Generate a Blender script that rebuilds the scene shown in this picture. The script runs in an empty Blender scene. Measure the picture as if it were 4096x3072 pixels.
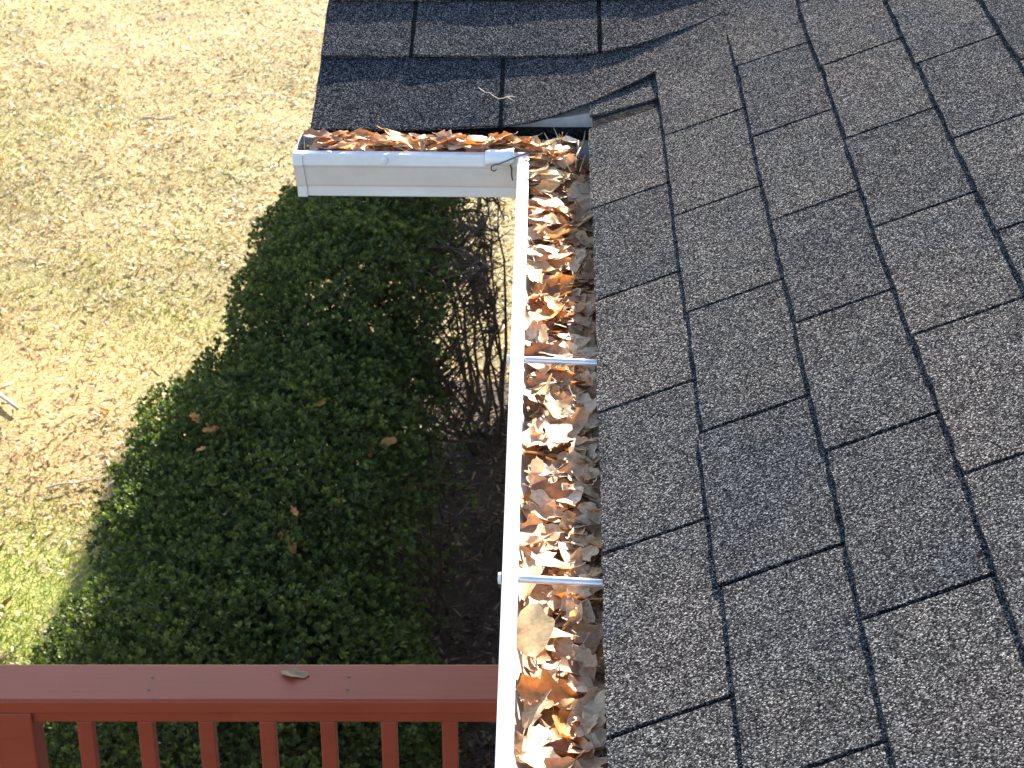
import bpy, math, random
import numpy as np
from mathutils import Vector, Matrix, Euler

random.seed(7)
rng = np.random.default_rng(7)
R = math.radians
scene = bpy.context.scene
col = scene.collection

# ------------------------------------------------------------------ camera
F_PX = 8000.0                      # focal length in pixels of the 4096 px wide photograph
PITCH, YAW = R(27.64), R(1.4)
CAM = Vector((-0.032, 0.0, 1.146))
cd = bpy.data.cameras.new('camera')
cd.sensor_width = 36.0
cd.lens = F_PX / 4096.0 * 36.0
cd.clip_start = 0.05
cd.clip_end = 3000.0
cam = bpy.data.objects.new('camera', cd)
col.objects.link(cam)
cam.location = CAM
cam.rotation_euler = (R(90) - PITCH, 0, YAW)
scene.camera = cam
cd.dof.use_dof = True               # compact camera: the far lawn is slightly soft
cd.dof.focus_distance = 2.35
cd.dof.aperture_fstop = 30.0
scene.render.resolution_x, scene.render.resolution_y = 1024, 768

# ------------------------------------------------------------------ light
SUN = Vector((0.260, 1.0, 0.455))    # towards the sun: ahead of the camera, a little to the right
ELEV = math.atan2(SUN.z, math.hypot(SUN.x, SUN.y))
AZ = math.atan2(SUN.x, SUN.y)
w = bpy.data.worlds.new('World')
scene.world = w
w.use_nodes = True
wn = w.node_tree
bg = wn.nodes['Background']
sky = wn.nodes.new('ShaderNodeTexSky')
sky.sky_type = 'NISHITA'
sky.sun_disc = False
sky.sun_elevation = ELEV
sky.sun_rotation = AZ
sky.air_density = 1.0
sky.dust_density = 1.0
sky.ozone_density = 1.0
bg.inputs['Strength'].default_value = 0.09
wn.links.new(sky.outputs[0], bg.inputs['Color'])
sl = bpy.data.lights.new('sun', 'SUN')
sl.energy = 5.0
sl.angle = R(0.5)
sl.color = (1.0, 0.91, 0.76)
so = bpy.data.objects.new('sun', sl)
col.objects.link(so)
so.rotation_euler = SUN.to_track_quat('Z', 'Y').to_euler()
so.location = (3, 12, 9)
vs = scene.view_settings
vs.view_transform = 'Standard'
vs.look = 'None'
vs.gamma = 1.0
vs.use_curve_mapping = False
vs.exposure = 2.58

# ------------------------------------------------------------------ pixel helpers
fw = Vector((-math.sin(YAW)*math.cos(PITCH), math.cos(YAW)*math.cos(PITCH), -math.sin(PITCH)))
rt = Vector((math.cos(YAW), math.sin(YAW), 0))
upv = rt.cross(fw)
def on_z(px, py, z):
    r = fw*F_PX + rt*(px-2048) - upv*(py-1536)
    return CAM + r*((z-CAM.z)/r.z)

# ------------------------------------------------------------------ object helpers
def tag(o, label=None, cat=None, group=None, kind=None):
    if label: o['label'] = label
    if cat: o['category'] = cat
    if group: o['group'] = group
    if kind: o['kind'] = kind
    return o
def empty(name, loc=(0, 0, 0)):
    o = bpy.data.objects.new(name, None)
    o.empty_display_size = 0.1
    o.location = loc
    col.objects.link(o)
    return o
def link_mesh(name, me, mat=None, parent=None):
    o = bpy.data.objects.new(name, me)
    col.objects.link(o)
    if mat is not None and not me.materials: me.materials.append(mat)
    if parent is not None:
        o.parent = parent
        base = parent
        off = Vector((0, 0, 0))
        while base is not None:
            off += base.location
            base = base.parent
        o.location = -off          # meshes are written in world coordinates
    return o
class MB:
    """collects geometry in world coordinates"""
    def __init__(s): s.v = []; s.f = []
    def add(s, vs_, fs):
        n = len(s.v); s.v += [tuple(p) for p in vs_]; s.f += [tuple(i+n for i in q) for q in fs]
    def box(s, x0, x1, y0, y1, z0, z1, yaw=0.0, piv=None):
        P = [(x, y, z) for x in (x0, x1) for y in (y0, y1) for z in (z0, z1)]
        if yaw:
            c, sn = math.cos(yaw), math.sin(yaw)
            P = [(piv[0]+(x-piv[0])*c-(y-piv[1])*sn, piv[1]+(x-piv[0])*sn+(y-piv[1])*c, z) for x, y, z in P]
        s.add(P, [(0, 1, 3, 2), (4, 6, 7, 5), (0, 4, 5, 1), (2, 3, 7, 6), (0, 2, 6, 4), (1, 5, 7, 3)])
    def tube(s, pts, rad, n=8, cap=True):
        pts = [Vector(p) for p in pts]
        rings = []
        for i, p in enumerate(pts):
            t = (pts[min(i+1, len(pts)-1)] - pts[max(i-1, 0)])
            if t.length < 1e-9: t = Vector((0, 0, 1))
            t.normalize()
            a = t.orthogonal() if i == 0 else (prev - t*prev.dot(t))
            if a.length < 1e-6: a = t.orthogonal()
            a.normalize(); prev = a
            b = t.cross(a)
            r = rad[i] if hasattr(rad, '__len__') else rad
            rings.append([p + (a*math.cos(2*math.pi*k/n) + b*math.sin(2*math.pi*k/n))*r for k in range(n)])
        V = [q for rg in rings for q in rg]
        Fc = []
        for i in range(len(pts)-1):
            for k in range(n):
                Fc.append((i*n+k, i*n+(k+1) % n, (i+1)*n+(k+1) % n, (i+1)*n+k))
        if cap:
            Fc.append(tuple(range(n-1, -1, -1)))
            Fc.append(tuple((len(pts)-1)*n+k for k in range(n)))
        s.add(V, Fc)
    def mesh(s, name='m', smooth=False):
        me = bpy.data.meshes.new(name)
        me.from_pydata(s.v, [], s.f)
        if smooth: me.polygons.foreach_set('use_smooth', [True]*len(me.polygons))
        me.update()
        return me
    def build(s, name, mat, parent=None, smooth=False, bevel=0, solid=0):
        o = link_mesh(name, s.mesh(name, smooth), mat, parent)
        if solid:
            m = o.modifiers.new('solid', 'SOLIDIFY'); m.thickness = solid; m.offset = 0
        if bevel:
            m = o.modifiers.new('bevel', 'BEVEL'); m.width = bevel; m.segments = 2; m.limit_method = 'ANGLE'
        return o
def np_mesh(name, V, Fq, rnd=None, smooth=False):
    """V (n,3) float, Fq (m,k) int, rnd: per-vertex random value stored as attribute"""
    me = bpy.data.meshes.new(name)
    V = np.asarray(V, np.float32); Fq = np.asarray(Fq, np.int32)
    me.vertices.add(len(V)); me.vertices.foreach_set('co', V.ravel())
    k = Fq.shape[1]
    me.loops.add(Fq.size); me.loops.foreach_set('vertex_index', Fq.ravel())
    me.polygons.add(len(Fq)); me.polygons.foreach_set('loop_start', np.arange(0, Fq.size, k, dtype=np.int32))
    me.polygons.foreach_set('loop_total', np.full(len(Fq), k, np.int32))
    if smooth: me.polygons.foreach_set('use_smooth', np.ones(len(Fq), bool))
    if rnd is not None:
        a = me.attributes.new('rnd', 'FLOAT', 'POINT'); a.data.foreach_set('value', np.asarray(rnd, np.float32))
    me.update(calc_edges=True)
    me.validate()
    return me

# ------------------------------------------------------------------ materials
class NT:
    def __init__(s, name):
        s.m = bpy.data.materials.new(name); s.m.use_nodes = True
        s.t = s.m.node_tree; s.N = s.t.nodes; s.p = s.N['Principled BSDF']; s.out = s.N['Material Output']
    def n(s, typ, **kw):
        nd = s.N.new('ShaderNode'+typ)
        for k, v in kw.items():
            if k.startswith('_'): nd.inputs[k[1:].replace('_', ' ')].default_value = v
            else: setattr(nd, k, v)
        return nd
    def l(s, a, b): s.t.links.new(a, b)
    def ramp(s, fac, stops, interp='LINEAR'):
        r = s.N.new('ShaderNodeValToRGB'); cr = r.color_ramp; cr.interpolation = interp
        while len(cr.elements) < len(stops): cr.elements.new(0.5)
        for e, (p, c) in zip(cr.elements, stops): e.position = p; e.color = (*c, 1) if len(c) == 3 else c
        s.l(fac, r.inputs[0]); return r.outputs[0]
    def noise(s, vec, scale, detail=3, rough=.55):
        nd = s.n('TexNoise', _Scale=scale, _Detail=detail, _Roughness=rough)
        if vec is not None: s.l(vec, nd.inputs['Vector'])
        return nd.outputs[0]
    def mix(s, fac, a, b, typ='MIX'):
        nd = s.n('MixRGB', blend_type=typ)
        for i, x in enumerate((fac, a, b)):
            if hasattr(x, 'links'): s.l(x, nd.inputs[i])
            else: nd.inputs[i].default_value = x if not isinstance(x, tuple) else (*x, 1)
        return nd.outputs[0]
    def pos(s): return s.n('NewGeometry').outputs['Position']
    def bump(s, h, strength, dist):
        b = s.n('Bump', _Strength=strength, _Distance=dist); s.l(h, b.inputs['Height']); s.l(b.outputs[0], s.p.inputs['Normal']); return b

def mat_shingle():
    t = NT('asphalt_shingle'); P = t.pos()
    vo = t.n('TexVoronoi', _Scale=760.0, feature='F1'); t.l(P, vo.inputs['Vector'])
    sep = t.n('SeparateColor'); t.l(vo.outputs['Color'], sep.inputs[0])
    c = t.ramp(sep.outputs[0], [(0, (.0038, .0041, .0048)), (.40, (.0136, .0141, .0156)), (.66, (.0415, .0420, .0448)), (.86, (.093, .0930, .0960)), (1, (.25, .248, .248))])
    big = t.noise(P, 5.0, 4, .6)
    tint = t.ramp(big, [(.3, (.82, .86, .95)), (.5, (1, 1, 1)), (.7, (1.06, 1.0, .99))])
    c = t.mix(1.0, c, tint, 'MULTIPLY')
    blot = t.noise(P, 38.0, 3, .6)
    c = t.mix(1.0, c, t.ramp(blot, [(.3, (.78, .78, .8)), (.55, (1, 1, 1)), (.75, (1.12, 1.1, 1.06))]), 'MULTIPLY')
    oi = t.n('ObjectInfo')
    c = t.mix(1.0, c, t.ramp(oi.outputs['Random'], [(0, (.83, .85, .88)), (.5, (1, 1, 1)), (1, (1.12, 1.08, 1.05))]), 'MULTIPLY')
    t.l(c, t.p.inputs['Base Color'])
    ro = t.ramp(sep.outputs[1], [(0, (.9,)*3), (.93, (.8,)*3), (.97, (.28,)*3)])
    t.l(ro, t.p.inputs['Roughness'])
    t.p.inputs['Specular IOR Level'].default_value = 0.0
    inv = t.n('Math', operation='SUBTRACT'); inv.inputs[0].default_value = 1.0; t.l(vo.outputs['Distance'], inv.inputs[1])
    n2 = t.noise(P, 420.0, 2, .6)
    ad = t.n('Math', operation='MULTIPLY_ADD'); t.l(n2, ad.inputs[0]); ad.inputs[1].default_value = 1.3; t.l(inv.outputs[0], ad.inputs[2])
    ad2 = t.n('Math', operation='MULTIPLY_ADD'); t.l(sep.outputs[2], ad2.inputs[0]); ad2.inputs[1].default_value = .8; t.l(ad.outputs[0], ad2.inputs[2])
    t.bump(ad2.outputs[0], .55, .0010)
    return t.m
def mat_underlay():
    t = NT('shingle_underlay'); P = t.pos()
    vo = t.n('TexVoronoi', _Scale=430.0); t.l(P, vo.inputs['Vector'])
    sep = t.n('SeparateColor'); t.l(vo.outputs['Color'], sep.inputs[0])
    c = t.ramp(sep.outputs[0], [(0, (.008, .0075, .0075)), (.6, (.018, .017, .017)), (1, (.05, .047, .044))])
    t.l(c, t.p.inputs['Base Color']); t.p.inputs['Roughness'].default_value = .95
    t.p.inputs['Specular IOR Level'].default_value = 0.0
    t.bump(vo.outputs['Distance'], .5, .001)
    return t.m
def mat_white():
    t = NT('white_enamelled_metal'); P = t.pos()
    n = t.noise(P, 9.0, 5, .65); n2 = t.noise(P, 140.0, 4, .7)
    c = t.ramp(n, [(.35, (.56, .56, .57)), (.6, (.64, .64, .64))])
    c = t.mix(t.ramp(n2, [(.62, (0, 0, 0)), (.78, (.35,)*3)]), c, (.45, .42, .37))
    t.l(c, t.p.inputs['Base Color']); t.p.inputs['Roughness'].default_value = .38
    t.bump(t.noise(P, 22.0, 2, .5), .12, .004)
    return t.m
def mat_metal():
    t = NT('galvanised_aluminium'); P = t.pos()
    n = t.noise(P, 60.0, 4, .6)
    t.l(t.ramp(n, [(.3, (.50, .52, .55)), (.7, (.66, .67, .69))]), t.p.inputs['Base Color'])
    t.p.inputs['Metallic'].default_value = .55; t.p.inputs['Roughness'].default_value = .36
    t.bump(n, .15, .001)
    return t.m
def mat_paint(name, a, b, rough=.45, wood=True):
    t = NT(name); P = t.pos()
    mp = t.n('Mapping'); mp.inputs['Scale'].default_value = (2.5, 60, 60); t.l(P, mp.inputs['Vector'])
    g = t.noise(mp.outputs[0], 1.5, 5, .6); big = t.noise(P, 7.0, 4, .6)
    c = t.mix(t.ramp(big, [(.35, (0,)*3), (.7, (1,)*3)]), a, b)
    c = t.mix(t.ramp(g, [(.3, (.35,)*3), (.5, (0,)*3)]), c, tuple(x*.8 for x in a))
    t.l(c, t.p.inputs['Base Color']); t.p.inputs['Roughness'].default_value = rough
    t.p.inputs['Specular IOR Level'].default_value = .3
    if wood: t.bump(g, .2, .002)
    return t.m
def mat_plain(name, c, rough=.6, scale=30, var=.25, bump=.2):
    t = NT(name); P = t.pos(); n = t.noise(P, scale, 4, .6)
    t.l(t.ramp(n, [(.3, tuple(x*(1-var) for x in c)), (.7, tuple(x*(1+var) for x in c))]), t.p.inputs['Base Color'])
    t.p.inputs['Roughness'].default_value = rough
    t.bump(n, bump, .01/scale*6)
    return t.m
def mat_leaf(name, stops, attr, trans=.35, tcol=(1.15, .62, .22), rough=.6, fine=180.0, spec=.3):
    """thin leaf: diffuse plus light coming through"""
    t = NT(name); P = t.pos()
    if attr: f = t.n('Attribute', attribute_name='rnd').outputs['Fac']
    c = t.ramp(f, stops) if attr else t.n('ObjectInfo').outputs['Color']
    n = t.noise(P, fine, 3, .6)
    c = t.mix(1.0, c, t.ramp(n, [(.3, (.72,)*3), (.7, (1.15,)*3)]), 'MULTIPLY')
    t.l(c, t.p.inputs['Base Color']); t.p.inputs['Roughness'].default_value = rough
    t.p.inputs['Specular IOR Level'].default_value = spec
    tr = t.n('BsdfTranslucent'); t.l(t.mix(1.0, c, tcol, 'MULTIPLY'), tr.inputs['Color'])
    mx = t.n('MixShader'); mx.inputs[0].default_value = trans
    t.l(t.p.outputs[0], mx.inputs[1]); t.l(tr.outputs[0], mx.inputs[2]); t.l(mx.outputs[0], t.out.inputs['Surface'])
    t.bump(n, .2, .001)
    return t.m
def mat_lawn():
    t = NT('lawn_soil'); P = t.pos()
    a = t.noise(P, .55, 4, .6); b = t.noise(P, 3.2, 5, .65); c = t.noise(P, 34.0, 4, .7)
    base = t.ramp(b, [(.3, (.135, .10, .042)), (.5, (.215, .168, .062)), (.7, (.28, .22, .09))])
    green = t.ramp(c, [(.3, (.10, .12, .025)), (.7, (.24, .26, .06))])
    x = t.mix(t.ramp(a, [(.48, (0,)*3), (.68, (.5,)*3)]), base, green)
    # a bare patch of ochre soil and a mossy patch in the lawn
    for cx, cy, rr, colr in ((-3.3, 10.2, 1.5, (.36, .23, .088)), (-3.0, 8.0, 1.15, (.25, .29, .035))):
        vm = t.n('VectorMath', operation='DISTANCE'); t.l(P, vm.inputs[0]); vm.inputs[1].default_value = (cx, cy, -4.35)
        ma = t.n('Math', operation='MULTIPLY_ADD'); t.l(b, ma.inputs[0]); ma.inputs[1].default_value = 1.6; t.l(vm.outputs['Value'], ma.inputs[2])
        x = t.mix(_fade(t, ma.outputs[0], rr+.8), x, colr)
    x = t.mix(1.0, x, t.ramp(c, [(.3, (.6,)*3), (.7, (1.25,)*3)]), 'MULTIPLY')
    t.l(x, t.p.inputs['Base Color']); t.p.inputs['Roughness'].default_value = .95
    t.bump(c, .8, .03)
    return t.m
def _fade(t, val, r):
    m_ = t.n('MapRange'); t.l(val, m_.inputs['Value']); m_.inputs['From Min'].default_value = r*.55; m_.inputs['From Max'].default_value = r*1.1
    m_.inputs['To Min'].default_value = .85; m_.inputs['To Max'].default_value = 0.0
    return m_.outputs[0]
def mat_mulch():
    t = NT('mulch'); P = t.pos()
    a = t.noise(P, 14.0, 5, .7); c = t.noise(P, 60.0, 4, .7)
    x = t.ramp(a, [(.3, (.034, .021, .016)), (.55, (.075, .048, .037)), (.75, (.13, .088, .068))])
    x = t.mix(1.0, x, t.ramp(c, [(.3, (.55,)*3), (.7, (1.3,)*3)]), 'MULTIPLY')
    t.l(x, t.p.inputs['Base Color']); t.p.inputs['Roughness'].default_value = .95
    t.bump(c, .9, .03)
    return t.m

M = {}
M['shingle'] = mat_shingle()
M['underlay'] = mat_underlay()
M['white'] = mat_white()
M['metal'] = mat_metal()
M['red'] = mat_paint('red_brown_deck_stain', (.235, .043, .019), (.26, .050, .023), .55)
M['fascia'] = mat_paint('white_painted_board', (.62, .62, .60), (.72, .71, .69), .5)
M['siding'] = mat_plain('beige_siding', (.48, .43, .36), .7, 6, .1)
M['stalk'] = mat_plain('dry_straw', (.42, .29, .15), .7, 90, .25)
M['dark'] = mat_plain('black_wire', (.03, .028, .026), .5, 80)
M['bark'] = mat_plain('shrub_bark', (.082, .058, .044), .9, 90, .4, .5)
M['stick'] = mat_plain('bleached_stick', (.42, .36, .29), .85, 70, .3, .4)
OAK = [(0, (.22, .12, .065)), (.2, (.36, .23, .13)), (.45, (.50, .36, .22)), (.8, (.60, .46, .31)), (.93, (.50, .28, .11)), (1, (.40, .17, .055))]
M['oak'] = mat_leaf('dry_oak_leaf', OAK, False, .24, (1.1, .62, .25))
M['oak_stuff'] = mat_leaf('dry_oak_leaf_mass', OAK, True, .22, (1.1, .62, .25))
M['litter'] = mat_leaf('lawn_leaf_litter', [(0, (.13, .078, .038)), (.22, (.27, .185, .10)), (.55, (.40, .31, .18)), (.9, (.60, .50, .34)), (.96, (.48, .25, .07)), (1, (.62, .38, .03))], True, .3, (1.1, .75, .35), fine=40)
M['grass'] = mat_leaf('dry_grass', [(0, (.29, .215, .080)), (.45, (.27, .225, .058)), (.7, (.235, .235, .04)), (1, (.18, .24, .025))], True, .35, (1.1, 1.1, .5), fine=20)
M['green'] = mat_leaf('boxwood_leaf', [(0, (.036, .050, .022)), (.4, (.078, .102, .034)), (.7, (.130, .160, .045)), (1, (.25, .265, .070))], True, .25, (1.0, 1.25, .4), .58, 60, .2)
M['chips'] = mat_leaf('bark_chips', [(0, (.04, .025, .019)), (.5, (.10, .066, .05)), (.85, (.18, .13, .10)), (1, (.36, .28, .21))], True, .1, (1, .7, .4), .85, 60, .15)
M['lawn'] = mat_lawn()
M['mulch'] = mat_mulch()

# ------------------------------------------------------------------ ground
GZ = -4.35
def ground():
    xs = np.concatenate([[-900, -120, -40, -15], np.linspace(-9, 1, 60), [10, 40, 900]])
    ys = np.concatenate([[-900, -60, -10], np.linspace(2, 26, 110), [40, 90, 300, 900]])
    X, Y = np.meshgrid(xs, ys, indexing='ij')
    Z = np.full_like(X, GZ)
    near = ((X > -10) & (X < 1.5) & (Y > 1) & (Y < 27))
    Z += near*(.018*np.sin(X*2.1+Y*.7)+.015*np.sin(Y*2.9-X*1.3)+.008*np.sin(X*7+Y*5))
    nx, ny = X.shape
    i = np.arange(nx-1)[:, None]*ny+np.arange(ny-1)[None, :]
    Fq = np.stack([i, i+ny, i+ny+1, i+1], -1).reshape(-1, 4)
    o = link_mesh('lawn', np_mesh('lawn', np.stack([X, Y, Z], -1).reshape(-1, 3), Fq, smooth=True), M['lawn'])
    tag(o, 'sunlit lawn of thin yellow grass strewn with fallen leaves', 'lawn', kind='structure')
ground()
mb = MB()
n = 40
pts = []
for i in range(n):
    y = 4.4 + i*(10.4-4.4)/(n-1)
    xl = -1.15 + .14*math.sin(y*1.7)+.07*math.sin(y*4.1)
    for k in range(7):
        x = xl + (.35-xl)*k/6
        pts.append((x, y, GZ+.055*math.sin(math.pi*min(1, k/2.0)/2)+.014*math.sin(x*9+y*5)+.012 - (.05 if k == 0 else 0)))
mb.add(pts, [(i*7+k, i*7+k+1, (i+1)*7+k+1, (i+1)*7+k) for i in range(n-1) for k in range(6)])
tag(mb.build('mulch_bed', M['mulch'], smooth=True), 'dark mulch bed along the house under the shrubs', 'mulch bed', kind='structure')

# ------------------------------------------------------------------ house: walls and roof
XA, YB, SA, SB, KV = .019, 3.085, .388, .388, .05
def H(x, y):
    a = SA*(x-XA); b = SB*(y-YB)
    return .5*(a+b+math.sqrt((a-b)**2+KV*KV)) - .0

house = empty('house', (4.5, 8, GZ))
tag(house, 'house with a dark grey asphalt shingle roof meeting in a valley', 'house')
# walls (set back under the eaves)
mb = MB()
mb.box(.34, 8.66, -3.6, 12.6, GZ-.05, -.06)  # stops short of the roof end, letting low sun reach the ground
mb.build('wall', M['siding'], house)
mb = MB()
mb.add([(-.02, 3.42, GZ-.05), (-.02, 8.6, GZ-.05), (-.02, 8.6, -.02), (-.02, 6.02, .92), (-.02, 3.42, -.02),
        (.335, 3.42, GZ-.05), (.335, 8.6, GZ-.05), (.335, 8.6, -.02), (.335, 6.02, .92), (.335, 3.42, -.02)],
       [(4, 3, 2, 1, 0), (5, 6, 7, 8, 9), (0, 5, 9, 4), (1, 2, 7, 6)])
mb.build('wall', M['siding'], house)
for px_, py_ in ((.40, 18.5), (8.5, 18.5)):
    mb = MB(); mb.box(px_, px_+.12, py_, py_+.12, GZ-.05, -.06); mb.build('added_end_post', M['fascia'], house)  # unseen posts added under the open roof end that lets sunlight through
# roof deck (hip at the far end) lies a little below the shingles
mb = MB()
dz = -.02
zr = SA*(4.5-XA)+dz
hy = 19.1  # unseen far eave, its reach set by where its ground shadow should end
A0 = (XA+.012, -4, SA*.012+dz); A1 = (XA+.012, hy, SA*.012+dz); R0 = (4.5, -4, zr); R1 = (4.5, hy-4.48, zr)
B0 = (9-XA, -4, dz); B1 = (9-XA, hy, dz)
mb.add([A0, A1, R1, R0, B0, B1], [(0, 3, 2, 1), (3, 4, 5, 2), (1, 2, 5)])
mb.add([(-.42, YB+.012, dz+.004), (3.2, YB+.012, dz+.004), (3.2, 6.02, SB*(6.02-YB)+dz), (-.42, 6.02, SB*(6.02-YB)+dz), (-.42, 8.95, dz+.004), (3.2, 8.95, dz+.004)],
       [(0, 1, 2, 3), (3, 2, 5, 4)])
roof = mb.build('roof', M['underlay'], house, solid=.016)

# ---- shingle courses
NA = 12
LX = [.019, .1325, .2525, .372, .495] + [.495+.121*k for k in range(1, NA)]
LY = [3.064, 3.235, 3.380, 3.523, 3.667, 3.81, 3.95]
KN = [None, (.127, 3.168), (.249, 3.335), (.372, 3.49), (.495, 3.635), (.616, 3.775), (.737, 3.915)]
OFF_B, OFF_T, TH = .0102, .0040, .0040
def wob(seed):
    r = random.Random(seed); k = [(r.uniform(9, 26), r.uniform(0, 6.28), r.uniform(.3, 1)) for _ in range(4)]
    return lambda s: sum(a*math.sin(f*s+p) for f, p, a in k)/2.5
def slab(name, bot, top, nt, lift, jag=.0008, seed=0, parent=None, drop=0.0, valley=0.0):
    """thin curved shingle: bot and top are plan curves (butt edge and upper edge)"""
    r = random.Random(seed); ns = len(bot); wl = wob(seed+5)
    G = []
    for i in range(ns):
        for j in range(nt+1):
            t = j/nt
            x = bot[i][0]*(1-t)+top[i][0]*t; y = bot[i][1]*(1-t)+top[i][1]*t
            edge = (j == 0) or i in (0, ns-1)
            if edge: x += r.uniform(-jag, jag); y += r.uniform(-jag, jag)
            of = OFF_B*(1-t)+OFF_T*t-drop*i/(ns-1)
            if valley: of *= 1-valley*math.exp(-((i/(ns-1)-.42)/.26)**2)
            c = lift*max(0, wl(x*1.0+y*1.0))*(1-t)**2
            G.append((x, y, H(x, y)+of+c))
    nv = len(G); V = G+[(x, y, z-TH) for x, y, z in G]; m = nt+1; Fc = []
    for i in range(ns-1):
        for j in range(nt):
            q = (i*m+j, (i+1)*m+j, (i+1)*m+j+1, i*m+j+1)
            Fc.append(q); Fc.append(tuple(k+nv for k in q[::-1]))
        a, b = i*m, (i+1)*m; Fc.append((a, a+nv, b+nv, b))
        a, b = i*m+nt, (i+1)*m+nt; Fc.append((a, b, b+nv, a+nv))
    for j in range(nt):
        Fc.append((j, j+1, j+1+nv, j+nv)); a = (ns-1)*m+j; Fc.append((a, a+nv, a+1+nv, a+1))
    b_ = MB(); b_.v = V; b_.f = Fc
    # orientation: make the upper side face up
    me = b_.mesh(name)
    o = link_mesh(name, me, M['shingle'], parent)
    import bmesh as bm_
    bm = bm_.new(); bm.from_mesh(me); bm_.ops.recalc_face_normals(bm, faces=bm.faces); bm.to_mesh(me); bm.free()
    return o
def lin(a, b, n): return [(a[0]+(b[0]-a[0])*i/(n-1), a[1]+(b[1]-a[1])*i/(n-1)) for i in range(n)]
GAP = .0072
OV = .010
def edgeB(n, x):
    """plan y of the butt edge of course n on the left-hand slope, curving up into the valley"""
    kx, ky = KN[n]; s = min(1, max(0, (x-(kx-.26))/.26))
    return LY[n-1]+(ky-LY[n-1])*s**1.7
sd = 100
VEND = {}
Y_LOW = .62
for c in range(1, NA+1):
    x0, x1 = LX[c-1], LX[c]+OV
    base = 2.715-.123*(c-1)
    slots = [base-.311*k for k in range(-4, 9)]
    slots = sorted(set(round(base-.311*k, 4) for k in range(-6, 12)))
    # upper end: where the valley piece of this course starts
    if c == 1: ymax = 3.058
    elif c-1 < len(KN)-1:
        ymax = max(s for s in slots if s < KN[c-1][1]-.05)
    else: ymax = 5.0
    VEND[c] = ymax
    ss = [s for s in slots if Y_LOW < s <= ymax+1e-4]
    for a, b in zip(ss[:-1], ss[1:]):
        sd += 1
        j = random.uniform(-.0022, .0022); j2 = j+random.uniform(-.0015, .0015)
        n = 11
        bot = lin((x0+j, a+GAP/2), (x0+j2, b-GAP/2), n)
        top = lin((x1, a+GAP/2+.018), (x1, b-GAP/2+.018), n)
        bot = [(p[0]+random.uniform(-.0009, .0009), p[1]) for p in bot]
        slab('shingle', bot, top, 4, .0012, seed=sd, parent=roof)
    if c == 1:
        slab('shingle', lin((x0, 3.064), (x0, 3.140), 8), lin((x1, 3.08), (x1, 3.19), 8), 4, .0, seed=sd+900, parent=roof, drop=.004)
    elif c-1 < len(KN)-1:
        n = c-1
        kx, ky = KN[n]; k2x, k2y = KN[n+1]
        xb = [-.122, .040, .105, .19, .27, .35][n-1]
        na, nb = 9, 12
        bot = lin((x0, ymax+GAP/2), (kx, ky), na)[:-1]+[(kx+(xb-kx)*i/(nb-1), edgeB(n, kx+(xb-kx)*i/(nb-1))) for i in range(nb)]
        tb = lin((x1, ymax+GAP/2+.018), (k2x+OV, k2y+OV), na)[:-1]
        for i in range(nb):
            xt = k2x+OV+(xb-k2x-OV)*i/(nb-1)
            tb.append((xt, edgeB(n+1, xt)+OV))
        slab('shingle', bot, tb, 6, .002, seed=sd+700, parent=roof, valley=.5 if n > 1 else 0)
        # tabs of the left-hand slope
        xr = xb-GAP; k = 0
        while xr > -.425:
            xl = max(xr-.318+GAP, -.434)
            if xr-xl > .03:
                xs = [xr+(xl-xr)*i/11 for i in range(12)]
                jj = random.uniform(-.002, .002)
                bot = [(x, edgeB(n, x)+jj+random.uniform(-.0008, .0008)) for x in xs]
                top = [(x, edgeB(n+1, x)+OV) for x in xs]
                slab('shingle', bot, top, 5, .0030, seed=sd+800+k, parent=roof)
            xr = xl-GAP; k += 1
# underlying course layer that shows in the slots, and the shingled slope farther up
mb = MB()
for c in range(1, NA+1):
    x0, x1 = LX[c-1]+.004, LX[c]+.012
    ymx = 3.075 if c == 1 else VEND.get(c, 5)+.03
    ys = np.linspace(Y_LOW-.3, ymx, 24)
    V = []
    for y in ys:
        V += [(x0, y, H(x0, y)+.0050), (x1, y, H(x1, y)-.0004)]
    mb.add(V, [(2*i, 2*i+1, 2*i+3, 2*i+2) for i in range(len(ys)-1)])
for n in range(1, 6):
    xs = np.linspace(-.430, [-.122, .040, .105, .19, .27, .35][n-1]+.03, 20)
    V = []
    for x in xs:
        V += [(x, edgeB(n, x)+.004, H(x, edgeB(n, x)+.004)+.0050), (x, edgeB(n+1, x)+.012, H(x, edgeB(n+1, x)+.012)-.0004)]
    mb.add(V, [(2*i, 2*i+1, 2*i+3, 2*i+2) for i in range(len(xs)-1)])
mb.build('shingle_underlay', M['underlay'], roof)
# the rest of both slopes: plain stepped courses, beyond the picture
def stepped(name, fn, n, s0, ex):
    b_ = MB()
    for k in range(n):
        P = [fn(s0+k*ex, 0, .0075), fn(s0+k*ex, 1, .0075), fn(s0+(k+1)*ex+.01, 1, .0025), fn(s0+(k+1)*ex+.01, 0, .0025)]
        Q = [(x, y, z-.004) for x, y, z in P]
        b_.add(P+Q, [(0, 1, 2, 3), (7, 6, 5, 4), (0, 4, 5, 1), (2, 6, 7, 3), (1, 5, 6, 2), (0, 3, 7, 4)])
    o = b_.build(name, M['shingle'], roof); o['kind'] = 'stuff'
stepped('shingle_courses', lambda x, e, o_: (x, (-4.0, Y_LOW+.02)[e], SA*(x-XA)+o_), 37, XA, .121)
xtop = LX[NA]
stepped('shingle_courses', lambda x, e, o_: (x, (Y_LOW+.03, min(hy-4.4, 3.03+(x-XA)))[e], SA*(x-XA)+o_), int((4.5-xtop)/.121), xtop, .121)
stepped('shingle_courses', lambda y, e, o_: ((-.43, (y-YB)+XA+.0)[e], y, SB*(y-YB)+o_), int((6.02-LY[5])/.144), LY[5], .144)
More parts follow.
